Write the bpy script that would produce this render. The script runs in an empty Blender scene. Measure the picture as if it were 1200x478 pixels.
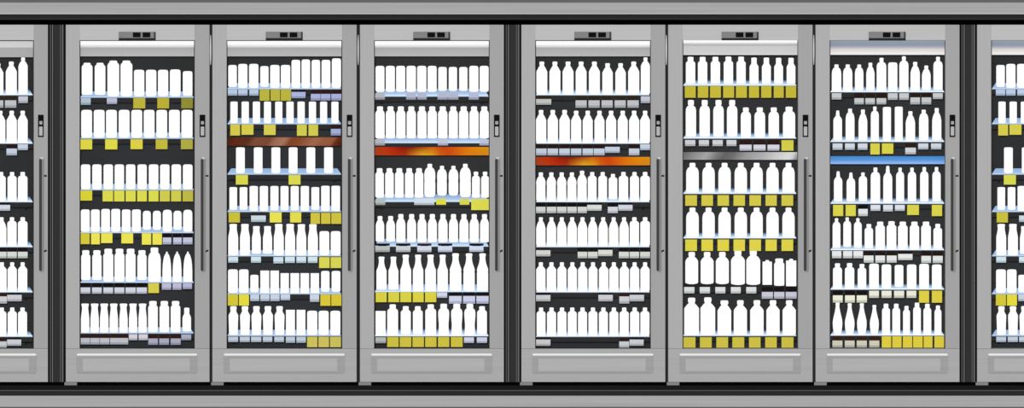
# Row of upright glass-door drink refrigerators, built object by object.
import bpy, bmesh, math
from mathutils import Matrix

S = bpy.context.scene
COL = S.collection
PX = 0.005                                  # one photo pixel of the elevation = 5 mm


def X(px): return (px - 600.0) * PX
def Z(py): return (490.0 - py) * PX


# ------------------------------------------------------------------ materials
def lin(c):
    out = []
    for v in c[:3]:
        v = v / 255.0
        out.append(v / 12.92 if v <= 0.04045 else ((v + 0.055) / 1.055) ** 2.4)
    return (out[0], out[1], out[2], 1.0)


MATS = {}


def new_mat(name):
    m = bpy.data.materials.new(name)
    m.use_nodes = True
    nt = m.node_tree
    for n in list(nt.nodes):
        nt.nodes.remove(n)
    out = nt.nodes.new('ShaderNodeOutputMaterial')
    return m, nt, out


def principled(nt, rough=0.6, spec=0.1, metal=0.0):
    b = nt.nodes.new('ShaderNodeBsdfPrincipled')
    b.inputs['Roughness'].default_value = rough
    b.inputs['Specular IOR Level'].default_value = spec
    b.inputs['Metallic'].default_value = metal
    return b


def plain(c, rough=0.6, spec=0.0):
    if isinstance(c, (int, float)):
        c = (c, c, c)
    key = ('p', tuple(c), rough, spec)
    if key not in MATS:
        m, nt, out = new_mat('surface')
        b = principled(nt, rough, spec)
        b.inputs['Base Color'].default_value = lin(c)
        nt.links.new(b.outputs[0], out.inputs[0])
        MATS[key] = m
    return MATS[key]


def brushed(c, horizontal=True, amt=0.05):
    """brushed metal-look paint: fine stretched noise around colour c"""
    if isinstance(c, (int, float)):
        c = (c, c, c)
    key = ('b', tuple(c), horizontal, amt)
    if key not in MATS:
        m, nt, out = new_mat('brushed_metal')
        tc = nt.nodes.new('ShaderNodeTexCoord')
        mp = nt.nodes.new('ShaderNodeMapping')
        mp.inputs['Scale'].default_value = (0.4, 1, 60) if horizontal else (60, 1, 0.4)
        nz = nt.nodes.new('ShaderNodeTexNoise')
        nz.inputs['Scale'].default_value = 1.5
        nz.inputs['Detail'].default_value = 3
        rp = nt.nodes.new('ShaderNodeValToRGB')
        rp.color_ramp.elements[0].position = 0.3
        rp.color_ramp.elements[1].position = 0.7
        a, b_ = 1 - amt, 1 + amt
        rp.color_ramp.elements[0].color = lin([v * a for v in c])
        rp.color_ramp.elements[1].color = lin([min(255, v * b_) for v in c])
        b = principled(nt, 0.6, 0.0)
        L = nt.links.new
        L(tc.outputs['Object'], mp.inputs[0]); L(mp.outputs[0], nz.inputs['Vector'])
        L(nz.outputs[0], rp.inputs[0]); L(rp.outputs[0], b.inputs['Base Color'])
        L(b.outputs[0], out.inputs[0])
        MATS[key] = m
    return MATS[key]


def ramp_mat(name, stops, axis='X', skew=0.0, noise=0.0, emit=0.0, low=None):
    m, nt, out = new_mat(name)
    L = nt.links.new
    tc = nt.nodes.new('ShaderNodeTexCoord')
    sp = nt.nodes.new('ShaderNodeSeparateXYZ')
    L(tc.outputs['Generated'], sp.inputs[0])
    fac = sp.outputs[axis]
    if skew:
        ml = nt.nodes.new('ShaderNodeMath'); ml.operation = 'MULTIPLY_ADD'
        L(sp.outputs['Z'], ml.inputs[0])
        ml.inputs[1].default_value = -skew
        L(fac, ml.inputs[2])
        ad = nt.nodes.new('ShaderNodeMath'); ad.operation = 'ADD'
        L(ml.outputs[0], ad.inputs[0]); ad.inputs[1].default_value = skew / 2
        fac = ad.outputs[0]
    if noise:
        nz = nt.nodes.new('ShaderNodeTexNoise')
        nz.inputs['Scale'].default_value = 5.0
        L(tc.outputs['Generated'], nz.inputs['Vector'])
        ml = nt.nodes.new('ShaderNodeMath'); ml.operation = 'MULTIPLY_ADD'
        L(nz.outputs[0], ml.inputs[0]); ml.inputs[1].default_value = noise
        L(fac, ml.inputs[2])
        ad = nt.nodes.new('ShaderNodeMath'); ad.operation = 'SUBTRACT'
        L(ml.outputs[0], ad.inputs[0]); ad.inputs[1].default_value = noise / 2
        fac = ad.outputs[0]
    rp = nt.nodes.new('ShaderNodeValToRGB')
    els = rp.color_ramp.elements
    while len(els) < len(stops):
        els.new(0.5)
    for e, (p, c) in zip(els, stops):
        if isinstance(c, (int, float)):
            c = (c, c, c)
        e.position = p
        e.color = lin(c)
    L(fac, rp.inputs[0])
    colour = rp.outputs[0]
    if low:                                  # a second run of colours along the lower edge
        r2 = nt.nodes.new('ShaderNodeValToRGB')
        els = r2.color_ramp.elements
        while len(els) < len(low):
            els.new(0.5)
        for e, (p, c) in zip(els, low):
            e.position = p
            e.color = lin(c)
        L(fac, r2.inputs[0])
        mx = nt.nodes.new('ShaderNodeMix')
        mx.data_type = 'RGBA'
        L(sp.outputs['Z'], mx.inputs[0])
        L(r2.outputs[0], mx.inputs[6]); L(rp.outputs[0], mx.inputs[7])
        colour = mx.outputs[2]
    b = principled(nt, 0.6, 0.0)
    L(colour, b.inputs['Base Color'])
    if emit:
        L(colour, b.inputs['Emission Color'])
        b.inputs['Emission Strength'].default_value = emit
    L(b.outputs[0], out.inputs[0])
    return m


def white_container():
    m, nt, out = new_mat('glowing_white')
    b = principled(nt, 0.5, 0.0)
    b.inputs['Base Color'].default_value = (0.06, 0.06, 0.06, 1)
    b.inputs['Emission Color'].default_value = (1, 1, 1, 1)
    b.inputs['Emission Strength'].default_value = 1.0  # glow stands in for overexposure: containers emit flat white without shading
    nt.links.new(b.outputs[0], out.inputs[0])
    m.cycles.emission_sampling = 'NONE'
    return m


def emitter(name, c, strength=1.0):
    m, nt, out = new_mat(name)
    e = nt.nodes.new('ShaderNodeEmission')
    e.inputs[0].default_value = lin(c)
    e.inputs[1].default_value = strength
    nt.links.new(e.outputs[0], out.inputs[0])
    m.cycles.emission_sampling = 'NONE'
    return m


def pane_glass():
    m, nt, out = new_mat('door_glass')
    t = nt.nodes.new('ShaderNodeBsdfTransparent')
    g = nt.nodes.new('ShaderNodeBsdfGlossy')
    g.inputs['Roughness'].default_value = 0.0
    mx = nt.nodes.new('ShaderNodeMixShader')
    mx.inputs[0].default_value = 0.015
    nt.links.new(t.outputs[0], mx.inputs[1]); nt.links.new(g.outputs[0], mx.inputs[2])
    nt.links.new(mx.outputs[0], out.inputs[0])
    return m


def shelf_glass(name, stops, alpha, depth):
    """tinted glass with light painted in: it emits, brighter and denser towards front edge"""
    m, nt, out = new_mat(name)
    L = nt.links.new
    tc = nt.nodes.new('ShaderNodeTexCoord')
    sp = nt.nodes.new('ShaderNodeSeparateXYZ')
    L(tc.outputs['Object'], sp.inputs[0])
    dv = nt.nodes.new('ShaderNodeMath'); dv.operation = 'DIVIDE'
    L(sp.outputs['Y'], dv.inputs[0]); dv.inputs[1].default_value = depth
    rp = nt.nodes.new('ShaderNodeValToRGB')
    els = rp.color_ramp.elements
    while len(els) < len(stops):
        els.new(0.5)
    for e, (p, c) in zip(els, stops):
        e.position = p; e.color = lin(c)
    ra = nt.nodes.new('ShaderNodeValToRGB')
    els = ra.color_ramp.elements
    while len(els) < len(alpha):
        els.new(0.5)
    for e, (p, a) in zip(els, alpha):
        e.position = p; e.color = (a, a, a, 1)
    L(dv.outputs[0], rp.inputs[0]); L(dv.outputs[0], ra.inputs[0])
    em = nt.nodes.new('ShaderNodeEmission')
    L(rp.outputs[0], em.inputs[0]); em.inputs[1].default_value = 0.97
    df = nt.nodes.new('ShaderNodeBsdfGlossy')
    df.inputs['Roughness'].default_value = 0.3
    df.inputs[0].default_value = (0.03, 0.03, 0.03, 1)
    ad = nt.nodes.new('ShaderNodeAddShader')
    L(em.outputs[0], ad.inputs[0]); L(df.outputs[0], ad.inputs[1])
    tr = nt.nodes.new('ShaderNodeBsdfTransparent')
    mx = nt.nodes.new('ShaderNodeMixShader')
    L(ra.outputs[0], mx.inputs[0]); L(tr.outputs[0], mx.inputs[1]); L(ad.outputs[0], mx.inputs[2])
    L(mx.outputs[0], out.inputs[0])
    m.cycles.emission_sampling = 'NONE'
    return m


SHELF_D = 0.36
DARK = 43                                    # dark liner of the cabinets
WHITE = white_container()
GLASS = pane_glass()
SH_FLAT = shelf_glass('glowing_tinted_glass', [(0, (188, 212, 240)), (0.08, (172, 201, 236)), (0.5, (160, 191, 231)), (1, (152, 185, 226))],
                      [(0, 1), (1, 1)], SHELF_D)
SH_SOFT = shelf_glass('glowing_tinted_glass', [(0, (205, 232, 255)), (0.1, (200, 226, 250)), (0.35, (172, 200, 238)), (1, (140, 168, 205))],
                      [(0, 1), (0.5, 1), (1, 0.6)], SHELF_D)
SH_GLOW = shelf_glass('glowing_tinted_glass', [(0, (240, 249, 255)), (0.16, (222, 239, 254)), (0.32, (178, 209, 240)), (1, (110, 150, 200))],
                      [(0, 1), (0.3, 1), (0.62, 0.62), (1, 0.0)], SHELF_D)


# ------------------------------------------------------------------ mesh helpers
def link(name, bm, mats, parent=None, loc=None, smooth=False):
    me = bpy.data.meshes.new(name)
    bmesh.ops.recalc_face_normals(bm, faces=bm.faces[:])
    bm.to_mesh(me); bm.free()
    if not isinstance(mats, (list, tuple)):
        mats = [mats]
    for m in mats:
        me.materials.append(m)
    if smooth:
        for p in me.polygons:
            p.use_smooth = True
    o = bpy.data.objects.new(name, me)
    COL.objects.link(o)
    if parent is not None:
        o.parent = parent
    if loc is not None:
        o.location = loc
    return o


def empty(name, loc):
    o = bpy.data.objects.new(name, None)
    o.empty_display_size = 0.05
    o.location = loc
    COL.objects.link(o)
    return o


def tag(o, label, cat, group=None):
    o['label'] = label
    o['category'] = cat
    if group:
        o['group'] = group


def add_box(bm, x0, x1, y0, y1, z0, z1, mi=0, bev=0.0):
    vs = [bm.verts.new((x, y, z)) for x in (x0, x1) for y in (y0, y1) for z in (z0, z1)]
    idx = [(0, 1, 3, 2), (4, 6, 7, 5), (0, 4, 5, 1), (2, 3, 7, 6), (0, 2, 6, 4), (1, 5, 7, 3)]
    fs = []
    for i in idx:
        f = bm.faces.new([vs[j] for j in i]); f.material_index = mi; fs.append(f)
    if bev:
        es = list({e for f in fs for e in f.edges})
        r = bmesh.ops.bevel(bm, geom=es, offset=bev, segments=2, affect='EDGES', profile=0.6)
        for f in r['faces']:
            f.material_index = mi


def pbox(x0, x1, py0, py1, y0, y1, o=(0, 0, 0), bev=0.0, bm=None, mi=0):
    """box given in elevation pixels (x0..x1, py0 top .. py1 bottom) and depth in metres, relative to origin o"""
    bm = bm or bmesh.new()
    add_box(bm, X(x0) - o[0], X(x1) - o[0], y0 - o[1], y1 - o[1], Z(py1) - o[2], Z(py0) - o[2], mi, bev)
    return bm


def lathe(profile, seg=20):
    """profile of (radius, z) from top to bottom"""
    bm = bmesh.new()
    rings = []
    for r, z in profile:
        if r < 1e-6:
            rings.append([bm.verts.new((0, 0, z))])
        else:
            rings.append([bm.verts.new((r * math.cos(2 * math.pi * k / seg), r * math.sin(2 * math.pi * k / seg), z)) for k in range(seg)])
    for a, b in zip(rings, rings[1:]):
        for k in range(seg):
            k2 = (k + 1) % seg
            if len(a) == 1 and len(b) > 1:
                bm.faces.new((a[0], b[k], b[k2]))
            elif len(b) == 1 and len(a) > 1:
                bm.faces.new((a[k], b[0], a[k2]))
            elif len(a) > 1:
                bm.faces.new((a[k], b[k], b[k2], a[k2]))
    return bm


def rounded_rect(x0, x1, z0, z1, r, n=6):
    pts = []
    for cx, cz, a0 in ((x1 - r, z1 - r, 0), (x0 + r, z1 - r, 90), (x0 + r, z0 + r, 180), (x1 - r, z0 + r, 270)):
        for k in range(n + 1):
            a = math.radians(a0 + 90.0 * k / n)
            pts.append((cx + r * math.cos(a), cz + r * math.sin(a)))
    return pts


def rounded_slab(x0, x1, z0, z1, r, y0, y1, bm=None, mi=0):
    bm = bm or bmesh.new()
    pts = rounded_rect(x0, x1, z0, z1, r)
    f = [bm.verts.new((x, y0, z)) for x, z in pts]
    b = [bm.verts.new((x, y1, z)) for x, z in pts]
    n = len(pts)
    fs = [bm.faces.new(f), bm.faces.new(b[::-1])]
    for k in range(n):
        fs.append(bm.faces.new((f[k], b[k], b[(k + 1) % n], f[(k + 1) % n])))
    for q in fs:
        q.material_index = mi
    return bm


# ------------------------------------------------------------------ bottle shapes
# unit size: radius 1, height 1 (t = 0 top, t = 1 bottom)
def shoulder(nw, st, se, kind):
    pts = []
    n = 7
    for i in range(n + 1):
        u = i / n
        rr = nw + (1 - nw) * math.sin(u * math.pi / 2)
        tr = st + (se - st) * (1 - math.cos(u * math.pi / 2))
        rl, tl = nw + (1 - nw) * u, st + (se - st) * u
        if kind == 'round':
            pts.append((rr, tr))
        elif kind == 'soft':
            pts.append(((rr + rl) / 2, (tr + tl) / 2))
        else:
            w = 0.85
            pts.append((rl * w + rr * (1 - w), tl * w + tr * (1 - w)))
    return pts


BASE = [(1, 0.955), (0.975, 0.985), (0.9, 1.0), (0, 1.0)]


def P(cw, ct, nw, st, se, kind='round', base=None):
    cap = [(0, 0), (cw * 0.86, 0), (cw, 0.018), (cw, ct), (0, ct)]
    body = [(0, ct), (nw, ct), (nw, st)] + shoulder(nw, st, se, kind)[1:] + (base or BASE)
    return cap, body


def B(pts):
    return None, [(0, 0)] + pts + [(0, 1.0)]


FLATB = [(1, 0.985), (0.97, 1.0), (0, 1.0)]
PETB = [(1, 0.42), (0.965, 0.48), (0.965, 0.54), (1, 0.6), (1, 0.88), (0.95, 0.95), (0.8, 0.985), (0.72, 1.0), (0.5, 0.985), (0.3, 1.0), (0, 0.99)]
NOTCHB = [(1, 0.46), (0.94, 0.485), (0.94, 0.5), (0.99, 0.53), (0.99, 0.93), (1, 0.99), (0.97, 1), (0, 1)]
ROUNDB = [(1, 0.95), (0.96, 0.965), (0.8, 0.982), (0.5, 0.995), (0, 1.0)]
TYPES = {
    # kind: (object name, words, category, (cap profile, body profile))
    'can':   ('can', 'straight-sided can', 'can', B([(0.74, 0), (0.88, 0.012), (0.97, 0.05), (1, 0.09), (1, 0.94), (0.95, 0.98), (0.82, 1)])),
    'pill':  ('can', 'round-topped can', 'can', B([(0.4, 0), (0.66, 0.015), (0.84, 0.055), (0.95, 0.11), (1, 0.18), (1, 0.9), (0.93, 0.965), (0.75, 1)])),
    'tube':  ('can', 'slim straight-sided can', 'can', B([(0.84, 0), (0.95, 0.01), (1, 0.035), (1, 0.97), (0.94, 0.99), (0.84, 1)])),
    'carton': ('carton', 'square-cornered carton', 'carton', None),
    'cartoncap': ('carton', 'small-capped carton', 'carton', None),
    'jar':   ('jar', 'wide-lidded jar', 'jar', P(0.66, 0.05, 0.66, 0.06, 0.15)),
    'wide':  ('bottle', 'wide-capped bottle', 'bottle', P(0.77, 0.11, 0.68, 0.13, 0.21, 'soft')),
    'wide6': ('bottle', 'wide-capped bottle', 'bottle', P(0.66, 0.12, 0.6, 0.135, 0.23, 'round')),
    'wide58': ('bottle', 'wide-capped bottle', 'bottle', P(0.58, 0.13, 0.54, 0.14, 0.24, 'round')),
    'round': ('bottle', 'bulky wide-bodied bottle', 'bottle', P(0.6, 0.13, 0.52, 0.145, 0.38, 'round')),
    'cone':  ('bottle', 'pointed bullet-shaped bottle', 'bottle', B([(0.14, 0), (0.2, 0.012), (0.2, 0.035), (0.16, 0.045), (0.46, 0.1), (0.66, 0.18), (0.81, 0.28), (0.92, 0.42), (0.98, 0.58), (1, 0.72), (1, 0.98), (0.97, 1)])),
    'milk':  ('bottle', 'flared-mouth milk bottle', 'bottle', B([(0.86, 0), (0.9, 0.012), (0.88, 0.04), (0.78, 0.105), (0.73, 0.145), (0.75, 0.18), (0.83, 0.29), (0.93, 0.41), (0.99, 0.52), (1, 0.58), (1, 0.96), (0.95, 1)])),
    'small': ('bottle', 'short long-capped bottle', 'bottle', P(0.6, 0.2, 0.6, 0.27, 0.45, 'soft')),
    'taper': ('bottle', 'tapered-neck bottle', 'bottle', B([(0.68, 0), (0.75, 0.01), (0.74, 0.08), (0.7, 0.1), (0.73, 0.19), (0.84, 0.29), (0.95, 0.37), (1, 0.45), (1, 0.985), (0.97, 1)])),
    'hip':   ('bottle', 'narrow-necked waisted bottle', 'bottle', P(0.66, 0.1, 0.6, 0.19, 0.32, 'straight', [(1, 0.42), (0.96, 0.6), (0.93, 0.8), (0.92, 0.94), (0.95, 0.985), (0.9, 1), (0, 1)])),
    'cap65': ('bottle', 'broad-necked bottle', 'bottle', P(0.65, 0.09, 0.62, 0.13, 0.26, 'round')),
    'pet':   ('bottle', 'ribbed soda bottle', 'bottle', P(0.42, 0.09, 0.38, 0.11, 0.34, 'round', PETB)),
    'nar':   ('bottle', 'small narrow-necked bottle', 'bottle', P(0.57, 0.11, 0.47, 0.16, 0.28, 'round')),
    'nk':    ('bottle', 'sloping-shouldered bottle', 'bottle', P(0.56, 0.13, 0.48, 0.15, 0.36, 'soft')),
    'wine':  ('bottle', 'long-necked bottle', 'bottle', B([(0.53, 0), (0.58, 0.01), (0.58, 0.05), (0.51, 0.08), (0.52, 0.17), (0.6, 0.25), (0.74, 0.33), (0.9, 0.385), (0.99, 0.42), (1, 0.46), (1, 0.99), (0.98, 1)])),
    'winenotch': ('bottle', 'ring-waisted long-necked bottle', 'bottle', (None, [(0, 0), (0.52, 0), (0.56, 0.01), (0.56, 0.06), (0.5, 0.09), (0.52, 0.17), (0.62, 0.26), (0.8, 0.34), (0.94, 0.4)] + NOTCHB)),
    'curvy': ('bottle', 'curvy waisted bottle', 'bottle', P(0.6, 0.12, 0.55, 0.15, 0.3, 'round', [(0.99, 0.4), (0.93, 0.55), (0.88, 0.65), (0.88, 0.75), (0.92, 0.86), (0.95, 0.98), (0.9, 1), (0, 1)])),
    'st':    ('bottle', 'sharp-shouldered bottle', 'bottle', P(0.44, 0.09, 0.38, 0.12, 0.31, 'straight')),
    'sttall': ('bottle', 'tall narrow-capped bottle', 'bottle', P(0.42, 0.08, 0.36, 0.1, 0.25, 'soft')),
    'nk45':  ('bottle', 'pinch-waisted bottle', 'bottle', P(0.46, 0.1, 0.4, 0.13, 0.33, 'soft', [(1, 0.43), (0.96, 0.47), (0.97, 0.55), (1, 0.95), (0.95, 1), (0, 1)])),
    'rd':    ('bottle', 'round-shouldered bottle', 'bottle', P(0.47, 0.11, 0.42, 0.13, 0.23, 'round')),
    'st38':  ('bottle', 'long-shouldered bottle', 'bottle', P(0.42, 0.1, 0.36, 0.12, 0.4, 'soft')),
    'st24':  ('bottle', 'short-shouldered bottle', 'bottle', P(0.44, 0.1, 0.38, 0.12, 0.25, 'straight')),
    'st60':  ('bottle', 'thick-necked bottle', 'bottle', P(0.6, 0.17, 0.6, 0.23, 0.35, 'straight', FLATB)),
    'w62':   ('bottle', 'wide-capped bottle', 'bottle', P(0.62, 0.14, 0.58, 0.155, 0.24, 'soft', FLATB)),
    'n56':   ('bottle', 'tall knob-capped bottle', 'bottle', P(0.57, 0.13, 0.48, 0.16, 0.31, 'round')),
    'n46':   ('bottle', 'squat knob-capped bottle', 'bottle', P(0.57, 0.12, 0.47, 0.145, 0.32, 'round')),
    'big':   ('bottle', 'large round-shouldered bottle', 'bottle', P(0.47, 0.12, 0.42, 0.14, 0.37, 'round', FLATB)),
    'bigst': ('bottle', 'large slope-shouldered bottle', 'bottle', P(0.5, 0.12, 0.44, 0.15, 0.29, 'soft', ROUNDB)),
    'bigfl': ('bottle', 'large slope-shouldered bottle', 'bottle', P(0.49, 0.11, 0.42, 0.15, 0.29, 'straight', FLATB)),
    'flare': ('bottle', 'large flared-cap bottle', 'bottle', P(0.57, 0.1, 0.46, 0.14, 0.3, 'straight', FLATB)),
    'slim':  ('bottle', 'slim narrow-necked bottle', 'bottle', P(0.42, 0.09, 0.38, 0.13, 0.27, 'round', FLATB)),
    'teat':  ('bottle', 'tapered-spout bottle', 'bottle', B([(0.2, 0), (0.33, 0.012), (0.36, 0.06), (0.42, 0.14), (0.44, 0.19), (0.7, 0.23), (0.88, 0.27), (0.98, 0.32), (1, 0.37), (1, 0.98), (0.95, 1)])),
    'peak':  ('bottle', 'slope-necked bottle', 'bottle', P(0.44, 0.11, 0.38, 0.13, 0.4, 'soft', FLATB)),
    'nd':    ('bottle', 'domed-shoulder bottle', 'bottle', P(0.44, 0.1, 0.4, 0.12, 0.37, 'round', FLATB)),
    'capb':  ('bottle', 'knob-capped bottle', 'bottle', P(0.56, 0.12, 0.5, 0.16, 0.27, 'round')),
    'amph':  ('bottle', 'skittle-shaped bottle', 'bottle', B([(0.34, 0), (0.42, 0.012), (0.42, 0.06), (0.36, 0.08), (0.42, 0.17), (0.56, 0.29), (0.76, 0.42), (0.94, 0.54), (1, 0.63), (0.98, 0.75), (0.88, 0.88), (0.78, 0.96), (0.74, 0.99), (0.7, 1)])),
}
PROTO = {}


def box_unit(top, bev):
    bm = bmesh.new()
    add_box(bm, -1, 1, -1, 1, 0, 1 - top, 0, 0)
    bmesh.ops.bevel(bm, geom=bm.edges[:], offset=bev, segments=2, affect='EDGES', profile=0.6)
    return bm


def unit_mesh(kind):
    """(body mesh, cap mesh or None) of unit radius and height, shared by all copies"""
    if kind in PROTO:
        return PROTO[kind]
    name, words, cat, pr = TYPES[kind]

    def mk(bm, nm, smooth):
        bmesh.ops.recalc_face_normals(bm, faces=bm.faces[:])
        me = bpy.data.meshes.new(nm)
        bm.to_mesh(me); bm.free()
        me.materials.append(WHITE)
        if smooth:
            for p in me.polygons:
                p.use_smooth = True
        return me
    cap = None
    if kind == 'carton':
        body = mk(box_unit(0, 0.03), name, False)
    elif kind == 'cartoncap':
        body = mk(box_unit(0.075, 0.045), name, False)
        cap = mk(lathe([(0, 1), (0.3, 1), (0.38, 0.98), (0.38, 0.92), (0, 0.92)], 16), 'cap', True)
    else:
        c, b = pr
        body = mk(lathe([(r, 1 - t) for r, t in b]), name, True)
        if c:
            cap = mk(lathe([(r, 1 - t) for r, t in c], 16), 'cap', True)
    PROTO[kind] = (body, cap)
    return PROTO[kind]


# ------------------------------------------------------------------ doors and bays
DOORS = {  # outer left, inner left, inner right, outer right
    0: (-113.0, -96.5, 39.6, 56.1), 1: (77.1, 93.3, 228.2, 245.5), 2: (248.9, 265.6, 401.0, 417.9),
    3: (421.8, 438.4, 573.7, 590.4), 4: (611.0, 627.2, 762.6, 779.6), 5: (783.0, 799.8, 935.3, 952.2),
    6: (955.7, 972.2, 1107.8, 1124.4), 7: (1145.0, 1161.4, 1296.8, 1314.0)}
WHICH = {0: 'cut-off leftmost door', 1: 'first full door', 2: 'brown-strip door',
         3: 'left orange-strip door', 4: 'right orange-strip door', 5: 'grey-strip door',
         6: 'blue-strip door', 7: 'cut-off rightmost door'}
ORD = ['top', 'second', 'third', 'fourth', 'fifth', 'sixth', 'seventh']
NTH = ['', 'first', 'second', 'third', 'fourth', 'fifth', 'sixth', 'seventh', 'eighth', 'ninth', 'tenth', 'eleventh']

ALU_TOP, ALU_L, ALU_R, ALU_B = brushed(187, True, .02), brushed(173, False, .012), brushed(163, False, .012), brushed(170, True, .02)  # frame shading put into the tones: top rail lighter, right stile darker
BLACK = plain(4, 0.5, 0.02)
LIP_HIGHLIGHT = ramp_mat('painted_highlight', [(0, 162), (.865, 176), (.9, 214), (.94, 242), (.975, 240), (1, 214)], 'Z')
GASKET = plain(44)


def merge(dst, src, off=(0, 0, 0), mi=0):
    """copy the faces of src into dst, moved by off, with material index mi"""
    vm = {v: dst.verts.new((v.co.x + off[0], v.co.y + off[1], v.co.z + off[2])) for v in src.verts}
    for f in src.faces:
        dst.faces.new([vm[v] for v in f.verts]).material_index = mi
    src.free()


BACK_Y = 0.52
LINER = plain(DARK, .8, .0)
FRIDGE = {}


def build_fridge(d):
    ol, il, ir, orr = DOORS[d]
    o = (X((ol + orr) / 2), 0.0, Z(447.5))
    root = empty('refrigerator', o)
    FRIDGE[d] = (root, o)
    tag(root, {0: 'grey framed glass door refrigerator cut off by the left photo edge',
               1: 'grey framed glass door refrigerator, first full one from left, without a coloured strip',
               2: 'grey framed glass door refrigerator with a brown streaked strip inside',
               3: 'grey framed glass door refrigerator with the left orange strip inside',
               4: 'grey framed glass door refrigerator with the right orange strip inside',
               5: 'grey framed glass door refrigerator with a brushed grey strip inside',
               6: 'grey framed glass door refrigerator with a bright blue strip inside',
               7: 'grey framed glass door refrigerator cut off by the right photo edge'}[d],
        'refrigerator', 'row of glass door refrigerators')
    # cabinet
    e0 = DOORS[d - 1][3] + .1 if d in (2, 3, 5, 6) else ol + .3
    e1 = orr - .1 if d in (1, 2, 4, 5) else orr - .3
    link('back_panel', pbox(e0, e1, 29, 447.5, BACK_Y, BACK_Y + .03, o), LINER, root)
    SIDE = plain(44)
    link('side_panel', pbox(e0, e0 + 5.0, 29, 447.5, .054, BACK_Y, o), SIDE, root)
    link('side_panel', pbox(e1 - 2.6, e1, 29, 447.5, .054, BACK_Y, o), SIDE, root)
    link('top_panel', pbox(e0 + 5.0, e1 - 2.6, 29, 33, .055, BACK_Y, o), LINER, root)
    link('bottom_panel', pbox(e0 + 5.0, e1 - 2.6, 412, 447.5, .055, BACK_Y, o), LINER, root)
    # door: a frame of two stiles and two rails
    bm = bmesh.new()
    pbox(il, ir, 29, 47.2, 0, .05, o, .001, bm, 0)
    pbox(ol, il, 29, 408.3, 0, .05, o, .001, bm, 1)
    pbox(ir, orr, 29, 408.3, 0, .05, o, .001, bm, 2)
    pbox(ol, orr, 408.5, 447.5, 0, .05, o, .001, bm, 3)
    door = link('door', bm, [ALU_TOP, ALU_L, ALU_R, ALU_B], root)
    # embossed kick panel; its top highlight is painted as a pale lip
    px0, px1 = il - 3.8, ir + 3.4
    bm = rounded_slab(X(px0) - o[0], X(px1) - o[0], Z(437.6) - o[2], Z(414) - o[2], 2.6 * PX, -.003, .002)
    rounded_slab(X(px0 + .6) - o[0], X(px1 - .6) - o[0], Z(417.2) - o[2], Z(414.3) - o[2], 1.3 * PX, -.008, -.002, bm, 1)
    pbox(px0 + 7.4, px1 - 9.2, 420.2, 434.8, -.005, -.002, o, .0008, bm, 2)
    pbox(px0 + 1.2, px1 - 1.2, 436.6, 437.5, -.0045, -.002, o, 0, bm, 3)
    link('kick_panel', bm, [brushed(159, True, .02), LIP_HIGHLIGHT, brushed(176, True, .02), plain(146)], door)
    # gasket round the opening and the pane
    bm = bmesh.new()
    if d < 5:
        pbox(il, ir, 47.2, 48, .012, .05, o, bm=bm)
    pbox(il, il + .9, 47.2, 408.5, .012, .05, o, bm=bm)
    pbox(ir - .9, ir, 47.2, 408.5, .012, .05, o, bm=bm)
    pbox(il, ir, 407.3, 408.5, .012, .05, o, bm=bm)
    link('gasket', bm, GASKET if d < 5 else plain(80), door)
    link('glass_pane', pbox(il, ir, 47.2, 408.5, .028, .034, o), GLASS, door)
    # temperature display on the top rail
    dx = il + 45.8
    bm = pbox(dx, dx + 43.4, 37.2, 45.3, -.014, 0, o, .002)
    pbox(dx, dx + 43.4, 44.6, 47.3, -.0145, 0, o, 0, bm, 1)
    pbox(dx + 41.3, dx + 43.4, 37.4, 45, -.0148, 0, o, 0, bm, 2)
    link('digital_display', bm, [plain(122, .5, .1), plain(44), plain(64)], door)
    for a in (16.6, 28.0):
        link('readout_window', pbox(dx + a, dx + a + 9.1, 38.0, 43.8, -.016, -.013, o), BLACK, door)
    # latch plate with a sensor, a button and a push pad
    lx = orr - 11.6
    link('lock_plate', rounded_slab(X(lx) - o[0], X(lx + 6.7) - o[0], Z(160.6) - o[2], Z(134.4) - o[2], .6 * PX, -.006, 0), plain(24), door)
    link('lock_sensor', pbox(lx + 1.2, lx + 5.5, 135.4, 139.6, -.008, -.005, o, .001), BLACK, door)
    link('lock_button', rounded_slab(X(lx + 1.6) - o[0], X(lx + 5.1) - o[0], Z(145.8) - o[2], Z(141.9) - o[2], .7 * PX, -.009, -.005), plain(165), door)
    link('push_pad', rounded_slab(X(lx + 1.3) - o[0], X(lx + 5.4) - o[0], Z(158.9) - o[2], Z(148.3) - o[2], .7 * PX, -.009, -.005), plain(180), door)
    # long vertical handle: dark round grip, lighter bar painting its lit side, bright top cap
    hx = orr - 10.3
    z0, z1 = Z(318.6), Z(183.6)
    bm = rounded_slab(X(hx + .4) - o[0], X(hx + 5.8) - o[0], z0 - o[2], z1 - o[2], 2.6 * PX, -.02, -.002)
    r = 1.55 * PX
    prof = [(0, z1 - .012)] + [(r * math.sin(t), z1 - .012 - r + r * math.cos(t)) for t in (.5, 1, 1.57)] + \
           [(r * math.sin(t), z0 + .006 + r + r * math.cos(t)) for t in (1.57, 2.1, 2.6)] + [(0, z0 + .006)]
    merge(bm, lathe(prof, 16), (X(hx + 1.6) - o[0], -.024, -o[2]), 1)
    pbox(hx + 1.0, hx + 5.2, 183.9, 186.6, -.0255, -.015, o, .003, bm, 2)
    link('handle', bm, [plain(136), plain(68), plain(200)], door)
    for py, t in ((206, 0), (294, 1)):
        bm = bmesh.new()
        add_box(bm, -1.9 * PX, 1.9 * PX, -.008, 0, -.95 * PX, .95 * PX, 0, .001)
        if t:
            bmesh.ops.rotate(bm, verts=bm.verts[:], cent=(0, 0, 0), matrix=Matrix.Rotation(math.radians(-27), 3, 'Y'))
        link('handle_bracket', bm, BLACK, door, (X(hx + 7.2) - o[0], 0, Z(py) - o[2]))
    # hinges on the left edge
    link('hinge_plate', pbox(ol - 1.6, ol + 13.1, 447.8, 451.4, -.004, .04, o, .001), plain(132), door)
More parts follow.
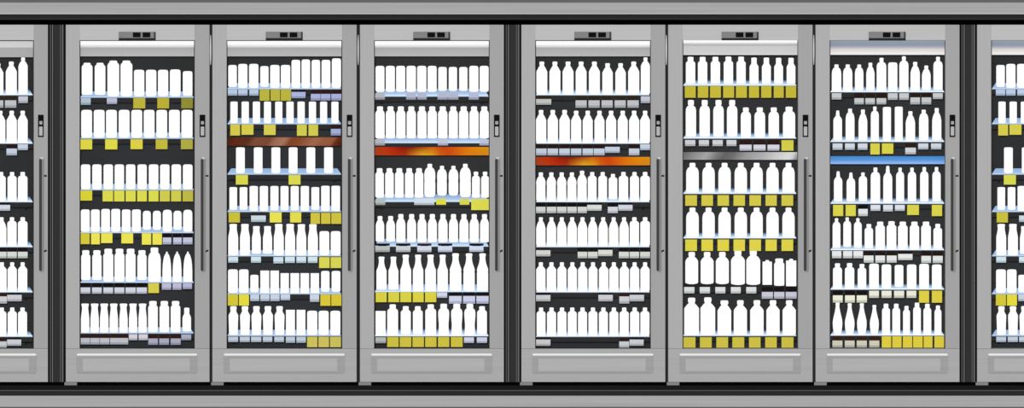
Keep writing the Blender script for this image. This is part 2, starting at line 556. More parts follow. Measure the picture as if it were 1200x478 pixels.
    if d in (2, 3, 5, 6):
        rr = 1.0 * PX
        prof = [(0, .0875)] + [(rr * (0.55 + 0.45 * math.cos(t * math.pi / 2)), t * .0875) for t in (1, .75, .5, .25, 0, -.25, -.5, -.75, -1)] + [(0, -.0875)]
        link('hinge_pin', lathe(prof, 12), plain(205, .35, .3), door, (X(ol - 2.1) - o[0], .012, Z(58.5) - o[2]), True)


for d in DOORS:
    build_fridge(d)

# ribbed dark pillars
for px, lab in ((56.1, 'ribbed black pillar, leftmost of three between the refrigerators'),
                (590.4, 'ribbed black pillar, middle of three, between the two orange strips'),
                (1124.4, 'ribbed black pillar, rightmost of three between the refrigerators')):
    o = (X(px + 10.4), 0, Z(447.6))
    p = empty('pillar', o)
    tag(p, lab, 'pillar', 'pillars between the refrigerators')
    link('core', pbox(px + .1, px + 20.6, 29, 447.6, .02, .3, o), BLACK, p)
    link('centre_panel', pbox(px + 7, px + 14, 29, 447.6, .008, .02, o, .001), plain(50), p)
    for a, b, c in ((2.2, 3.7, 78), (3.9, 5.0, 34), (5.0, 6.0, 112), (6.0, 7.0, 34), (14.0, 16.0, 76), (16.0, 17.0, 50), (17.0, 18.0, 118)):
        link('rib', pbox(px + a, px + b, 29, 447.6, .004 if c > 60 else .012, .02, o), plain(c), p)

# canopy above and plinth below, running the whole length
XL, XR = -125, 1325
o = (0, 0, Z(29))
c = empty('canopy', o)
tag(c, 'long grey metal canopy over all the refrigerator doors', 'canopy')
link('top_lip', pbox(XL, XR, -14, 3, -.07, .5, o, .001), plain(99), c)
link('fascia', pbox(XL, XR, 3, 15.6, -.066, .5, o), brushed(165, True, .03), c)
link('bright_edge', pbox(XL, XR, 15.6, 16.7, -.068, .5, o), plain(182), c)
link('dark_trim', pbox(XL, XR, 16.7, 23, -.03, .5, o), ramp_mat('dark_trim', [(0, 62), (0.12, 46), (1, 36)], 'Z'), c)
link('shadow_gap', pbox(XL, XR, 23, 28.8, .01, .5, o), plain(1, .8, 0), c)
o = (0, 0, 0)
c = empty('base_plinth', o)
tag(c, 'long grey and black base plinth under all the refrigerator doors', 'plinth')
link('shadow_gap', pbox(XL, XR, 447.8, 451.6, .045, .5, o), plain(5, .8, 0), c)
link('kick_rail', pbox(XL, XR, 451.6, 457, -.004, .5, o), plain(27), c)
link('rail_edge', pbox(XL, XR, 457, 458, -.012, .5, o), plain(84), c)
link('dark_trim', pbox(XL, XR, 458, 463.7, -.01, .5, o), plain(43), c)
link('fascia', pbox(XL, XR, 463.7, 476.6, -.05, .5, o), brushed(169, True, .03), c)
link('bottom_lip', pbox(XL, XR, 476.6, 490, -.045, .5, o), plain(100), c)

# lit canopies inside the doors
for d in DOORS:
    ol, il, ir, orr = DOORS[d]
    root, o = FRIDGE[d]
    a, b = il, ir
    if d == 0:
        w = link('canopy_light', pbox(a, b, 55.6, 67, .066, .09, o), plain(176), root)
        link('diffuser', pbox(a, b, 47, 55.6, .066, .09, o), plain(216), w)
    elif d <= 4:
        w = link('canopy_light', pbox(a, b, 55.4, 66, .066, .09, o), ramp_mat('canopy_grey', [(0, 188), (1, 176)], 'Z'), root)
        link('diffuser', pbox(a, b, 47, 52.3, .06, .09, o), emitter('lamp_white', (255, 255, 255), 1.0), w)
        link('reflector', pbox(a, b, 52.3, 55.4, .064, .09, o), plain(226), w)
    elif d == 5:
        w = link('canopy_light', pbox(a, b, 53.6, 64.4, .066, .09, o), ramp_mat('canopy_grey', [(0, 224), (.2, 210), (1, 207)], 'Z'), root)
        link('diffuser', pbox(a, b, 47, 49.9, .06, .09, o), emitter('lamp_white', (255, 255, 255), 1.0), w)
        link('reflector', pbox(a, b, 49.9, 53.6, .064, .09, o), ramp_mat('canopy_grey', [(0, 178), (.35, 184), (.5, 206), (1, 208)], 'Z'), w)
    else:
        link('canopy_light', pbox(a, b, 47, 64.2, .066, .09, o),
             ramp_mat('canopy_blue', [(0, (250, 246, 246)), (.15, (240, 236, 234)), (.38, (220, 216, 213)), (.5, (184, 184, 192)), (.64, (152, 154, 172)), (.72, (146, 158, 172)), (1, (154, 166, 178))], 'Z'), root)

# coloured strips across the shelves
FIRE_TOP = [(0, (176, 60, 14)), (.1, (190, 45, 2)), (.22, (142, 22, 0)), (.32, (118, 14, 0)), (.42, (164, 54, 10)), (.5, (204, 92, 8)), (.62, (205, 64, 2)), (.75, (220, 104, 0)), (.9, (230, 140, 0)), (1, (222, 146, 22))]
FIRE_LOW = [(0, (165, 66, 30)), (.1, (190, 56, 2)), (.2, (188, 38, 0)), (.27, (170, 48, 2)), (.33, (204, 108, 14)), (.42, (228, 170, 25)), (.5, (224, 158, 20)), (.57, (214, 96, 2)), (.65, (205, 70, 2)), (.8, (224, 120, 0)), (1, (212, 138, 14))]
BROWN = [(0, (72, 28, 10)), (.07, (98, 36, 12)), (.18, (92, 44, 22)), (.24, (128, 74, 50)), (.36, (124, 70, 46)), (.42, (158, 106, 78)), (.49, (166, 116, 92)), (.55, (130, 64, 30)),
         (.63, (138, 72, 38)), (.76, (164, 104, 76)), (.84, (150, 90, 58)), (.92, (150, 86, 54)), (.95, (108, 44, 10)), (1, (84, 30, 8))]
GREY = [(0, 112), (.08, 140), (.2, 168), (.29, 122), (.36, 98), (.44, 112), (.54, 152), (.7, 178), (.82, 206), (.92, 224), (.96, 214), (1, 150)]
BLUE = [(0, (152, 194, 250)), (.25, (130, 176, 238)), (.55, (86, 150, 220)), (1, (66, 138, 212))]
for d, py0, py1, st, kw, lab in (
        (2, 160.9, 170.8, BROWN, dict(skew=.05), 'brown streaked strip below the second shelf of the second full door'),
        (3, 172.2, 182.0, FIRE_TOP, dict(low=FIRE_LOW), 'fiery orange strip left of the middle pillar'),
        (4, 183.8, 193.7, FIRE_TOP, dict(low=FIRE_LOW), 'fiery orange strip right of the middle pillar'),
        (5, 178.2, 187.2, GREY, dict(skew=.04), 'brushed grey strip below the second shelf'),
        (6, 183.0, 192.2, BLUE, dict(axis='Z'), 'bright blue strip below the second shelf')):
    ol, il, ir, orr = DOORS[d]
    root, o = FRIDGE[d]
    s = link('decor_strip', pbox(il + .9, ir - .9, py0, py1, .075, .083, o, .0005), ramp_mat('strip_print', st, **kw), root)
    s['label'] = lab
    for xx in (il + 1, ir - 7):
        link('clip', pbox(xx, xx + 6, py0 + 2, py1 - 2, .083, .1, o), plain(DARK, .8, 0), s)

# ------------------------------------------------------------------ stock: shelves, containers, price tags
ROWS = []      # (door, top-left of a detail view, front line, glass, items, tags)   detail view: 8 units per photo pixel


def row(d, x0, y0, front, glass, items, tags):
    ROWS.append([d, x0, y0, front, glass, items, tags])


def sp(*xs): return list(zip(xs[0::2], xs[1::2]))


Y1, Y2, Y3 = (222, 214, 66), (206, 196, 60), (186, 176, 56)
PB, PL = (180, 186, 216), (200, 200, 224)
BK, RD = (4, 3, 8), (42, 18, 12)

# --- door 1
row(1, 85, 66, 382, 'flat',
    [('jar', 68, 362, sp(85, 188, 207, 309)), ('jar', 48, 376, sp(326, 438, 449, 562)), ('can', 134, 376, sp(575, 674, 687, 787, 800, 898)), ('can', 131, 376, sp(912, 1014)), ('can', 146, 372, sp(1033, 1125))],
    [((176, 188, 212), 390, 455, sp(78, 170), 0), ((182, 182, 214), 390, 447, sp(322, 417), 0), (Y3, 390, 488, sp(570, 682), 0), ((184, 172, 50), 390, 488, sp(795, 905), 0), ((142, 140, 50), 390, 488, sp(1020, 1128), 0)])
row(1, 85, 121, 327, 'flat', [('can', 70, 324, sp(80, 184, 198, 302, 313, 417, 432, 536, 550, 654, 667, 770, 785, 888, 903, 1007, 1020, 1126))],
    [(Y1, 338, 432, sp(75, 184, 306, 420), 0), ((218, 206, 66), 338, 430, sp(544, 657), 0), ((192, 182, 58), 338, 430, sp(780, 890), 0), ((174, 170, 66), 338, 430, sp(1016, 1127), 0)])
row(1, 85, 185, 297, 'flat', [('can', 68, 295, sp(78, 168, 184, 273, 290, 380, 394, 484, 500, 590, 608, 697, 714, 806, 820, 910, 927, 1018, 1034, 1126))],
    [((216, 210, 52), 306, 400, sp(74, 184), 0), ((218, 216, 78), 306, 408, sp(282, 380, 390, 486, 498, 592, 606, 697, 713, 806), 0), ((206, 202, 76), 306, 408, sp(818, 912, 924, 1018), 0), ((190, 184, 70), 306, 408, sp(1032, 1130), 0)])
row(1, 85, 236, 291, 'flat', [('can', 82, 286, sp(77, 162, 172, 256)), ('can', 77, 286, sp(268, 352, 362, 448)), ('can', 82, 286, sp(462, 545, 556, 641)), ('pill', 93, 268, sp(658, 735, 752, 830)), ('pill', 84, 286, sp(844, 933)), ('pill', 93, 268, sp(945, 1024)), ('pill', 84, 286, sp(1036, 1124))],
    [((212, 202, 58), 298, 400, sp(77, 160), 0), ((236, 228, 84), 298, 402, sp(174, 256), 0), ((234, 226, 84), 298, 390, sp(268, 374), 0), ((234, 226, 80), 298, 393, sp(458, 568), 0), ((234, 226, 84), 298, 405, sp(650, 737, 750, 838), 0), ((192, 192, 224), 338, 402, sp(846, 926, 944, 1023, 1036, 1124), (302, 334, BK))])
row(1, 85, 288, 342, 'flat', [('wide', 48, 322, sp(80, 168, 184, 273)), ('wide', 34, 336, sp(287, 383, 393, 488, 497, 592)), ('wide', 48, 322, sp(607, 695)), ('round', 24, 338, sp(708, 828)), ('cone', 60, 338, sp(842, 926, 938, 1023, 1038, 1124))],
    [((206, 206, 228), 390, 448, sp(76, 167, 183, 273, 289, 380, 393, 485, 497, 592, 600, 697), (348, 386, (8, 4, 6))), ((214, 204, 74), 350, 442, sp(710, 810), 0), ((186, 182, 216), 350, 412, sp(838, 925, 938, 1022), 0), ((180, 178, 216), 350, 405, sp(1034, 1120), 0)])
row(1, 85, 350, 320, 'flat', [('milk', 52, 317, sp(78, 158, 167, 248, 256, 338, 347, 427, 438, 518, 528, 607, 617, 697)), ('wide', 28, 314, sp(708, 800, 815, 906, 920, 1012)), ('small', 90, 308, sp(1030, 1112))],
    [((186, 184, 202), 368, 428, sp(77, 164, 168, 252, 256, 346, 352, 522), (328, 364, RD)), ((206, 202, 224), 332, 388, sp(528, 608, 620, 705), 0), ((166, 162, 192), 372, 432, sp(710, 800, 813, 904, 920, 1014), (332, 367, RD)), ((168, 166, 198), 334, 388, sp(1020, 1112), 0)])
# --- door 2
row(2, 258, 62, 335, 'flat', [('can', 120, 320, sp(75, 157)), ('can', 110, 330, sp(168, 257, 270, 360)), ('can', 130, 320, sp(375, 455)), ('can', 120, 330, sp(468, 558, 568, 658)), ('can', 72, 330, sp(668, 752)), ('can', 68, 330, sp(762, 844)), ('can', 72, 330, sp(856, 938, 950, 1034)), ('can', 58, 330, sp(1046, 1134))],
    [((182, 196, 230), 342, 400, sp(72, 160, 168, 257, 273, 360), 0), ((184, 178, 60), 342, 448, sp(370, 462, 472, 562, 568, 664), 0), ((166, 172, 222), 366, 424, sp(668, 800), (343, 364, (22, 18, 18))), ((166, 170, 220), 384, 446, sp(850, 940, 944, 1034, 1042, 1136), (345, 380, RD))])
row(2, 258, 116, 231, 'flat', [('tube', 30, 228, sp(95, 165, 200, 270, 305, 375, 410, 478, 515, 584, 620, 690, 724, 794, 831, 900, 936, 1004, 1042, 1110))],
    [((212, 202, 74), 238, 342, sp(95, 186), 0), ((212, 202, 74), 238, 335, sp(200, 312), 0), ((212, 202, 80), 240, 337, sp(410, 520), 0), ((206, 200, 76), 240, 345, sp(720, 812, 828, 918), 0), ((160, 168, 218), 280, 342, sp(1038, 1130), (242, 274, RD))])
row(2, 258, 165, 311, 'flat', [('tube', 68, 304, sp(148, 232, 315, 398, 480, 564, 642, 726, 808, 892, 974, 1058))],
    [((216, 214, 78), 320, 410, sp(147, 260, 642, 753), 0)])
row(2, 258, 210, 302, 'flat', [('tube', 80, 288, sp(86, 160, 182, 256)), ('tube', 70, 298, sp(275, 355, 370, 450)), ('tube', 70, 293, sp(470, 548, 565, 642, 660, 738)), ('tube', 70, 298, sp(754, 834)), ('tube', 80, 288, sp(854, 930)), ('tube', 68, 298, sp(946, 1028, 1042, 1125))],
    [((202, 192, 58), 310, 405, sp(80, 185), 0), ((200, 208, 226), 340, 400, sp(290, 428), (308, 338, (40, 40, 40))), ((232, 224, 82), 310, 405, sp(465, 576), 0), ((226, 218, 76), 310, 405, sp(656, 760), 0), ((206, 194, 62), 315, 418, sp(848, 936, 946, 1034, 1042, 1135), 0)])
row(2, 258, 258, 333, 'flat', [('taper', 42, 330, sp(75, 170, 185, 280)), ('taper', 62, 316, sp(297, 382, 400, 488)), ('taper', 42, 330, sp(502, 597, 608, 704)), ('taper', 44, 330, sp(715, 808, 822, 917)), ('can', 110, 330, sp(930, 1024, 1036, 1130))],
    [((206, 222, 240), 342, 398, sp(76, 168, 290, 382), 0), ((204, 218, 238), 345, 405, sp(500, 592), 0), ((206, 222, 240), 342, 400, sp(608, 700, 715, 806, 822, 912), 0), ((216, 212, 84), 346, 448, sp(928, 1026, 1036, 1134), 0)])
row(2, 258, 308, 288, 'flat', [('can', 68, 282, sp(73, 167, 176, 267)), ('can', 118, 278, sp(282, 360)), ('carton', 80, 284, sp(376, 460, 470, 552)), ('carton', 104, 284, sp(565, 645, 658, 741, 752, 834, 847, 928)), ('can', 82, 272, sp(945, 1026, 1044, 1128))],
    [((214, 200, 56), 295, 400, sp(72, 167), 0), ((228, 218, 62), 295, 400, sp(176, 270), 0), ((196, 204, 230), 295, 358, sp(282, 366, 376, 462, 470, 557), 0), ((198, 206, 236), 295, 350, sp(566, 655), 0), ((200, 206, 232), 295, 365, sp(842, 928), 0), ((218, 198, 54), 295, 402, sp(940, 1034, 1042, 1136), 0)])
row(2, 258, 352, 328, 'flat', [('hip', 60, 324, sp(78, 170, 186, 280, 293, 387, 400, 496, 510, 604)), ('carton', 96, 325, sp(616, 702, 716, 800)), ('can', 104, 325, sp(815, 912, 922, 1018, 1032, 1128))],
    [((190, 198, 222), 340, 390, sp(76, 168, 184, 278, 290, 385, 400, 488, 508, 598), 0), ((186, 194, 218), 340, 397, sp(616, 702, 715, 803), 0), ((204, 192, 92), 340, 438, sp(815, 912, 922, 1020, 1030, 1132), 0)])
# --- door 3
row(3, 430, 66, 372, 'soft', [('can', 98, 335, sp(80, 165, 176, 263, 273, 360, 370, 460, 470, 558, 568, 655)), ('can', 108, 326, sp(668, 750, 766, 846, 864, 944)), ('can', 98, 335, sp(958, 1046, 1056, 1142))],
    [((180, 176, 192), 343, 405, sp(78, 168), 0), ((176, 176, 206), 343, 405, sp(368, 460, 471, 560, 662, 755, 758, 857), 0), ((178, 180, 218), 343, 405, sp(955, 1048), 0)])
row(3, 430, 120, 377, 'soft', [('cap65', 45, 338, sp(78, 167, 176, 265, 274, 362, 372, 460, 472, 560, 568, 657, 666, 756, 766, 853, 862, 952, 960, 1048, 1056, 1144))],
    [((180, 176, 192), 344, 403, sp(75, 168), 0), ((190, 190, 220), 344, 403, sp(665, 760), 0), ((188, 188, 224), 344, 403, sp(1055, 1142), 0)])
row(3, 430, 188, 384, 'soft', [('wide6', 80, 350, sp(78, 160, 170, 252, 262, 345, 356, 437, 447, 530)), ('pet', 40, 346, sp(537, 642)), ('pet', 58, 332, sp(657, 750, 765, 857)), ('pet', 40, 346, sp(870, 975)), ('nar', 112, 350, sp(984, 1060, 1070, 1145))],
    [((178, 184, 188), 360, 417, sp(80, 172), 0), ((206, 214, 234), 355, 417, sp(443, 632), 0), ((222, 218, 62), 360, 415, sp(650, 742), 0), ((214, 212, 80), 360, 415, sp(870, 960), 0), ((220, 218, 80), 360, 465, sp(978, 1143), 0)])
row(3, 430, 243, 362, 'soft', [('nk', 88, 322, sp(82, 163, 180, 264)), ('nk', 70, 328, sp(274, 362, 376, 462, 473, 560, 570, 657, 668, 757, 768, 855, 866, 953, 962, 1050, 1060, 1145))],
    [((184, 184, 188), 362, 418, sp(78, 214), (338, 359, BK)), ((198, 200, 212), 362, 418, sp(272, 408), (338, 359, BK)), ((208, 210, 232), 362, 418, sp(472, 605), (338, 359, RD)), ((206, 208, 236), 362, 418, sp(666, 800), (338, 359, BK)), ((208, 212, 240), 362, 416, sp(960, 1093), (338, 359, BK))])
row(3, 430, 297, 357, 'soft', [('wine', 38, 340, sp(88, 185, 201, 296)), ('wine', 20, 353, sp(312, 416, 430, 530, 545, 648, 660, 760)), ('winenotch', 8, 352, sp(775, 887, 903, 1012, 1030, 1138))],
    [((218, 208, 66), 362, 456, sp(82, 185, 200, 302, 312, 416, 430, 532, 545, 650), 0), ((206, 206, 234), 365, 415, sp(656, 752), 0), ((202, 202, 236), 398, 470, sp(770, 888, 902, 1014, 1026, 1140), (364, 394, (12, 6, 4)))])
row(3, 430, 352, 331, 'glow', [('carton', 110, 328, sp(80, 176)), ('wide58', 45, 326, sp(190, 293)), ('wide58', 62, 318, sp(316, 412, 430, 524)), ('wide58', 45, 326, sp(546, 650)), ('curvy', 40, 326, sp(667, 772, 788, 896, 912, 1018)), ('wide58', 62, 318, sp(1032, 1126))],
    [((180, 180, 184), 345, 400, sp(80, 178), 0), ((204, 190, 62), 342, 436, sp(190, 297, 308, 416, 428, 534, 546, 652, 666, 772, 787, 897), 0), ((202, 202, 232), 345, 398, sp(910, 1003, 1030, 1126), 0)])
# --- door 4
row(4, 620, 67, 352, 'glow', [('st', 48, 347, sp(68, 172, 190, 295, 313, 418, 436, 540, 560, 665)), ('st', 63, 347, sp(686, 786, 808, 908)), ('st', 48, 347, sp(928, 1034)), ('sttall', 8, 345, sp(1047, 1136))],
    [((188, 188, 194), 392, 446, sp(66, 208), (366, 388, (44, 30, 14))), ((186, 184, 198), 404, 474, sp(436, 540, 557, 662, 680, 784, 802, 906, 922, 1028), (368, 400, (44, 30, 14))), ((192, 192, 214), 366, 430, sp(1048, 1136), 0)])
row(4, 620, 124, 350, 'glow', [('st', 45, 346, sp(63, 162, 173, 272, 283, 384)), ('st', 52, 346, sp(393, 490, 502, 598, 612, 708, 720, 818, 830, 926, 936, 1034, 1040, 1136))],
    [((190, 198, 222), 400, 464, sp(62, 164, 173, 272, 283, 382, 392, 490, 502, 600, 606, 708), (362, 396, (34, 12, 10))), ((190, 198, 222), 384, 440, sp(712, 850), (360, 380, (34, 20, 18))), ((190, 198, 222), 400, 464, sp(936, 1034), (362, 396, (34, 12, 10))), ((196, 204, 230), 360, 415, sp(1042, 1136), 0)])
row(4, 620, 200, 290, 'glow', [('nk45', 22, 284, sp(66, 155, 165, 253, 262, 350, 358, 445)), ('nk45', 6, 284, sp(452, 542)), ('rd', 18, 284, sp(550, 634, 648, 732)), ('rd', 36, 270, sp(745, 828)), ('rd', 18, 284, sp(840, 930, 945, 1032, 1042, 1134))],
    [((206, 206, 212), 338, 398, sp(64, 154, 166, 254, 262, 350, 358, 446, 455, 542), (298, 332, BK)), ((212, 212, 218), 320, 375, sp(545, 680), (300, 317, BK)), ((206, 206, 222), 338, 398, sp(738, 832), (298, 332, BK)), ((206, 206, 226), 320, 375, sp(837, 970), (300, 317, BK))])
row(4, 620, 250, 312, 'glow', [('st38', 42, 305, sp(66, 155, 165, 255, 262, 352, 358, 450, 455, 547, 552, 642, 650, 740, 748, 838, 845, 936)), ('rd', 42, 305, sp(943, 1032, 1042, 1134))],
    [((208, 206, 210), 345, 402, sp(66, 200), (320, 341, RD)), ((208, 208, 210), 360, 420, sp(456, 545, 552, 643), (320, 356, (14, 6, 8))), ((212, 212, 212), 342, 400, sp(648, 782), (320, 338, BK)), ((210, 210, 214), 360, 420, sp(842, 936, 943, 1032, 1042, 1134), (320, 356, (10, 4, 6)))])
row(4, 620, 300, 336, 'glow', [('st24', 64, 330, sp(66, 155, 165, 255, 264, 352, 362, 450, 458, 548, 556, 643, 654, 744, 750, 840, 848, 938, 945, 1034, 1043, 1132))],
    [((200, 196, 208), 365, 424, sp(64, 200), (344, 361, BK)), ((200, 196, 210), 363, 424, sp(650, 785), (344, 360, BK)), ((202, 198, 212), 378, 445, sp(846, 940), (346, 375, RD)), ((200, 196, 212), 363, 424, sp(943, 1078), (344, 360, BK))])
row(4, 620, 352, 336, 'glow', [('rd', 72, 330, sp(70, 155, 167, 254, 265, 352, 362, 448, 458, 545, 556, 642, 654, 740, 752, 838, 848, 936, 946, 1034, 1043, 1130))],
    [((198, 194, 206), 366, 425, sp(64, 200), (345, 363, BK)), ((196, 194, 208), 384, 442, sp(845, 938), (346, 380, RD)), ((200, 198, 214), 366, 424, sp(942, 1074), (345, 362, BK))])
# --- door 5
row(5, 793, 63, 295, 'glow', [('w62', 35, 281, sp(85, 175, 198, 288, 318, 408)), ('w62', 33, 281, sp(440, 530, 560, 648)), ('st60', 42, 281, sp(682, 768, 798, 884)), ('st60', 44, 281, sp(913, 998, 1030, 1114))],
    [((196, 182, 54), 303, 412, sp(76, 178, 198, 296, 313, 414, 436, 538, 556, 658, 678, 772, 792, 888, 910, 1003, 1023, 1120), 0)])
row(5, 793, 113, 390, 'glow', [('n56', 40, 378, sp(84, 183, 213, 312, 342, 442, 470, 570)), ('n46', 110, 382, sp(600, 697, 728, 830, 860, 960)), ('n46', 104, 384, sp(995, 1112))],
    [((202, 200, 214), 408, 465, sp(78, 175, 208, 303, 336, 432, 468, 560), 0), ((206, 204, 226), 452, 508, sp(590, 703, 720, 833, 852, 963), (408, 448, (42, 12, 6))), ((210, 204, 72), 410, 508, sp(983, 1095), 0)])
BIGX = sp(88, 208, 240, 358, 390, 508, 542, 660, 690, 808, 840, 957, 990, 1107)
BTX = sp(80, 190, 232, 340, 383, 490, 533, 640, 682, 790, 833, 938, 983, 1092)
row(5, 793, 188, 308, 'glow', [('big', 30, 300, BIGX)], [((210, 198, 72), 325, 425, BTX, 0)])
row(5, 793, 240, 310, 'glow', [('big', 33, 302, BIGX)], [((222, 210, 70), 325, 432, BTX, 0)])
row(5, 793, 291, 360, 'dark', [('bigst', 42, 340, sp(80, 202, 224, 347, 366, 490)), ('bigst', 27, 348, sp(508, 640, 652, 784)), ('cartoncap', 115, 342, sp(804, 894)), ('wide', 102, 352, sp(912, 1010)), ('cartoncap', 104, 355, sp(1024, 1122))],
    [((216, 216, 226), 362, 422, sp(70, 166, 216, 312, 362, 456, 508, 600, 652, 746), 0), ((196, 192, 218), 408, 472, sp(798, 902, 912, 1010, 1022, 1124), (362, 404, (12, 4, 4)))])
row(5, 793, 348, 360, 'glow', [('bigfl', 15, 352, sp(70, 210)), ('bigfl', 12, 352, sp(222, 362)), ('flare', 40, 352, sp(382, 512)), ('bigfl', 38, 352, sp(534, 660, 688, 816, 840, 966, 992, 1118))],
    [((204, 190, 66), 376, 478, sp(64, 176, 218, 328, 372, 482, 522, 633, 678, 786, 830, 938, 983, 1095), 0)])
# --- door 6
row(6, 965, 66, 332, 'glow', [('nd', 82, 326, sp(77, 168, 183, 272)), ('nd', 82, 320, sp(294, 376)), ('peak', 65, 320, sp(400, 480)), ('slim', 20, 328, sp(498, 590)), ('can', 64, 326, sp(605, 694)), ('slim', 6, 328, sp(710, 798)), ('peak', 58, 324, sp(815, 905)), ('peak', 92, 318, sp(922, 1006)), ('slim', 10, 316, sp(1030, 1118))],
    [((196, 196, 206), 345, 405, sp(78, 168), 0), ((192, 192, 202), 392, 450, sp(290, 378, 393, 482, 498, 588), (345, 389, (34, 16, 6))), ((194, 194, 206), 345, 408, sp(604, 695, 710, 800), 0), ((192, 192, 204), 385, 450, sp(815, 905, 920, 1010), (345, 382, (34, 16, 6))), ((196, 196, 206), 345, 400, sp(1026, 1118), 0)])
row(6, 965, 122, 350, 'glow', [('teat', 64, 338, sp(92, 175)), ('nd', 48, 338, sp(207, 292)), ('peak', 56, 338, sp(328, 412)), ('slim', 28, 342, sp(443, 520)), ('tube', 33, 345, sp(556, 634)), ('tube', 30, 346, sp(668, 744)), ('peak', 72, 346, sp(770, 860)), ('nd', 58, 338, sp(895, 985)), ('peak', 42, 336, sp(1018, 1106))],
    [((204, 208, 226), 368, 428, sp(86, 178, 202, 293, 322, 412), 0), ((214, 206, 74), 368, 472, sp(440, 528), 0), ((214, 206, 68), 368, 465, sp(548, 655), 0), ((204, 204, 218), 408, 470, sp(767, 866), (368, 404, RD)), ((204, 206, 224), 368, 424, sp(888, 983, 1008, 1105), 0)])
row(6, 965, 195, 345, 'glow', [('teat', 50, 328, sp(97, 178)), ('teat', 62, 328, sp(216, 298)), ('slim', 62, 328, sp(330, 410)), ('slim', 16, 340, sp(442, 532)), ('teat', 0, 338, sp(560, 646)), ('slim', 16, 328, sp(680, 757, 790, 870)), ('slim', 11, 328, sp(905, 985, 1020, 1100))],
    [((218, 212, 76), 360, 465, sp(90, 185, 208, 303), 0), ((220, 220, 230), 398, 465, sp(327, 415), (356, 394, BK)), ((216, 216, 236), 360, 416, sp(442, 533), 0), ((216, 216, 236), 360, 422, sp(560, 650), 0), ((216, 216, 236), 360, 416, sp(670, 762), 0), ((214, 208, 74), 360, 455, sp(785, 895), 0), ((218, 212, 76), 360, 465, sp(1016, 1112), 0)])
row(6, 965, 250, 341, 'glow', [('slim', 50, 324, sp(85, 160)), ('slim', 42, 316, sp(185, 260)), ('slim', 50, 324, sp(285, 360)), ('capb', 105, 328, sp(385, 466)), ('wide6', 84, 336, sp(487, 577)), ('wide6', 80, 336, sp(592, 684)), ('wide6', 84, 336, sp(698, 790, 808, 898, 915, 1008)), ('capb', 104, 332, sp(1030, 1113))],
    [((226, 226, 234), 352, 420, sp(80, 168, 184, 270, 280, 370), 0), ((224, 224, 232), 395, 462, sp(378, 470, 487, 577, 593, 686), (353, 391, (30, 14, 8))), ((226, 226, 232), 380, 438, sp(700, 835), (353, 375, (20, 10, 8))), ((224, 224, 232), 398, 465, sp(918, 1008, 1025, 1118), (353, 394, (30, 14, 8)))])
row(6, 965, 300, 310, 'glow', [('capb', 74, 306, sp(88, 175)), ('capb', 72, 306, sp(200, 290)), ('capb', 80, 302, sp(320, 402)), ('can', 78, 306, sp(428, 520)), ('can', 86, 304, sp(545, 636)), ('can', 90, 292, sp(667, 750)), ('can', 86, 304, sp(782, 872)), ('can', 80, 304, sp(897, 990)), ('can', 86, 306, sp(1016, 1108))],
    [((234, 230, 218), 368, 436, sp(88, 180, 202, 294, 312, 408), (322, 364, (10, 4, 4))), ((230, 226, 218), 325, 392, sp(428, 520, 545, 638, 662, 756, 780, 870), 0), ((222, 206, 68), 325, 437, sp(896, 990, 1016, 1112), 0)])
row(6, 965, 352, 325, 'glow', [('amph', 26, 318, sp(86, 178)), ('amph', 32, 320, sp(200, 292)), ('amph', 32, 318, sp(314, 406)), ('amph', 48, 316, sp(434, 520)), ('wide58', 36, 322, sp(548, 625, 645, 720)), ('wide58', 56, 320, sp(745, 812)), ('wide58', 26, 320, sp(840, 914)), ('wide58', 36, 320, sp(936, 1012)), ('wide58', 52, 320, sp(1040, 1107))],
    [((202, 196, 186), 376, 440, sp(84, 178, 200, 292, 312, 407, 430, 524), (334, 371, (50, 24, 12))), ((220, 202, 62), 335, 442, sp(547, 635, 645, 732, 744, 832, 840, 930, 940, 1022, 1040, 1130), 0)])
# the half-shown doors carry the same stock as doors 4 and 2, seen only in part
for src, dst, dx in ((4, 0, -729.4), (2, 7, 900.0)):
    for r in [q for q in ROWS if q[0] == src]:
        def keep(spans):
            return [s for s in spans if (r[1] + dx + s[1] / 8 > 0 and r[1] + dx + s[0] / 8 < 1200)]
        it = [(k, a, b, keep(s)) for k, a, b, s in r[5]]
        tg = [(c, a, b, keep(s), st) for c, a, b, s, st in r[6]]
        ROWS.append([dst, r[1] + dx, r[2], r[3], r[4], [i for i in it if i[3]], [t for t in tg if t[3]]])

RISE = {3: 8.5}
SHELF_Y = 0.10
counter = {}
RAIL = plain(DARK, .8, 0)
EDGE = plain((104, 122, 146), .5, .1)
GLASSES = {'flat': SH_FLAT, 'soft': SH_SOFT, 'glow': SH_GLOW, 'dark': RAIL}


def pos_words(i, n, right_only=False):
    """i is 0-based from the left"""
    k = n - i
    if right_only:
        return 'rightmost' if k == 1 else NTH[k] + ' from right'
    if i == 0:
        return 'leftmost'
    if k == 1:
        return 'rightmost'
    return NTH[i + 1] + ' from left' if i + 1 <= (n + 1) // 2 else NTH[k] + ' from right'


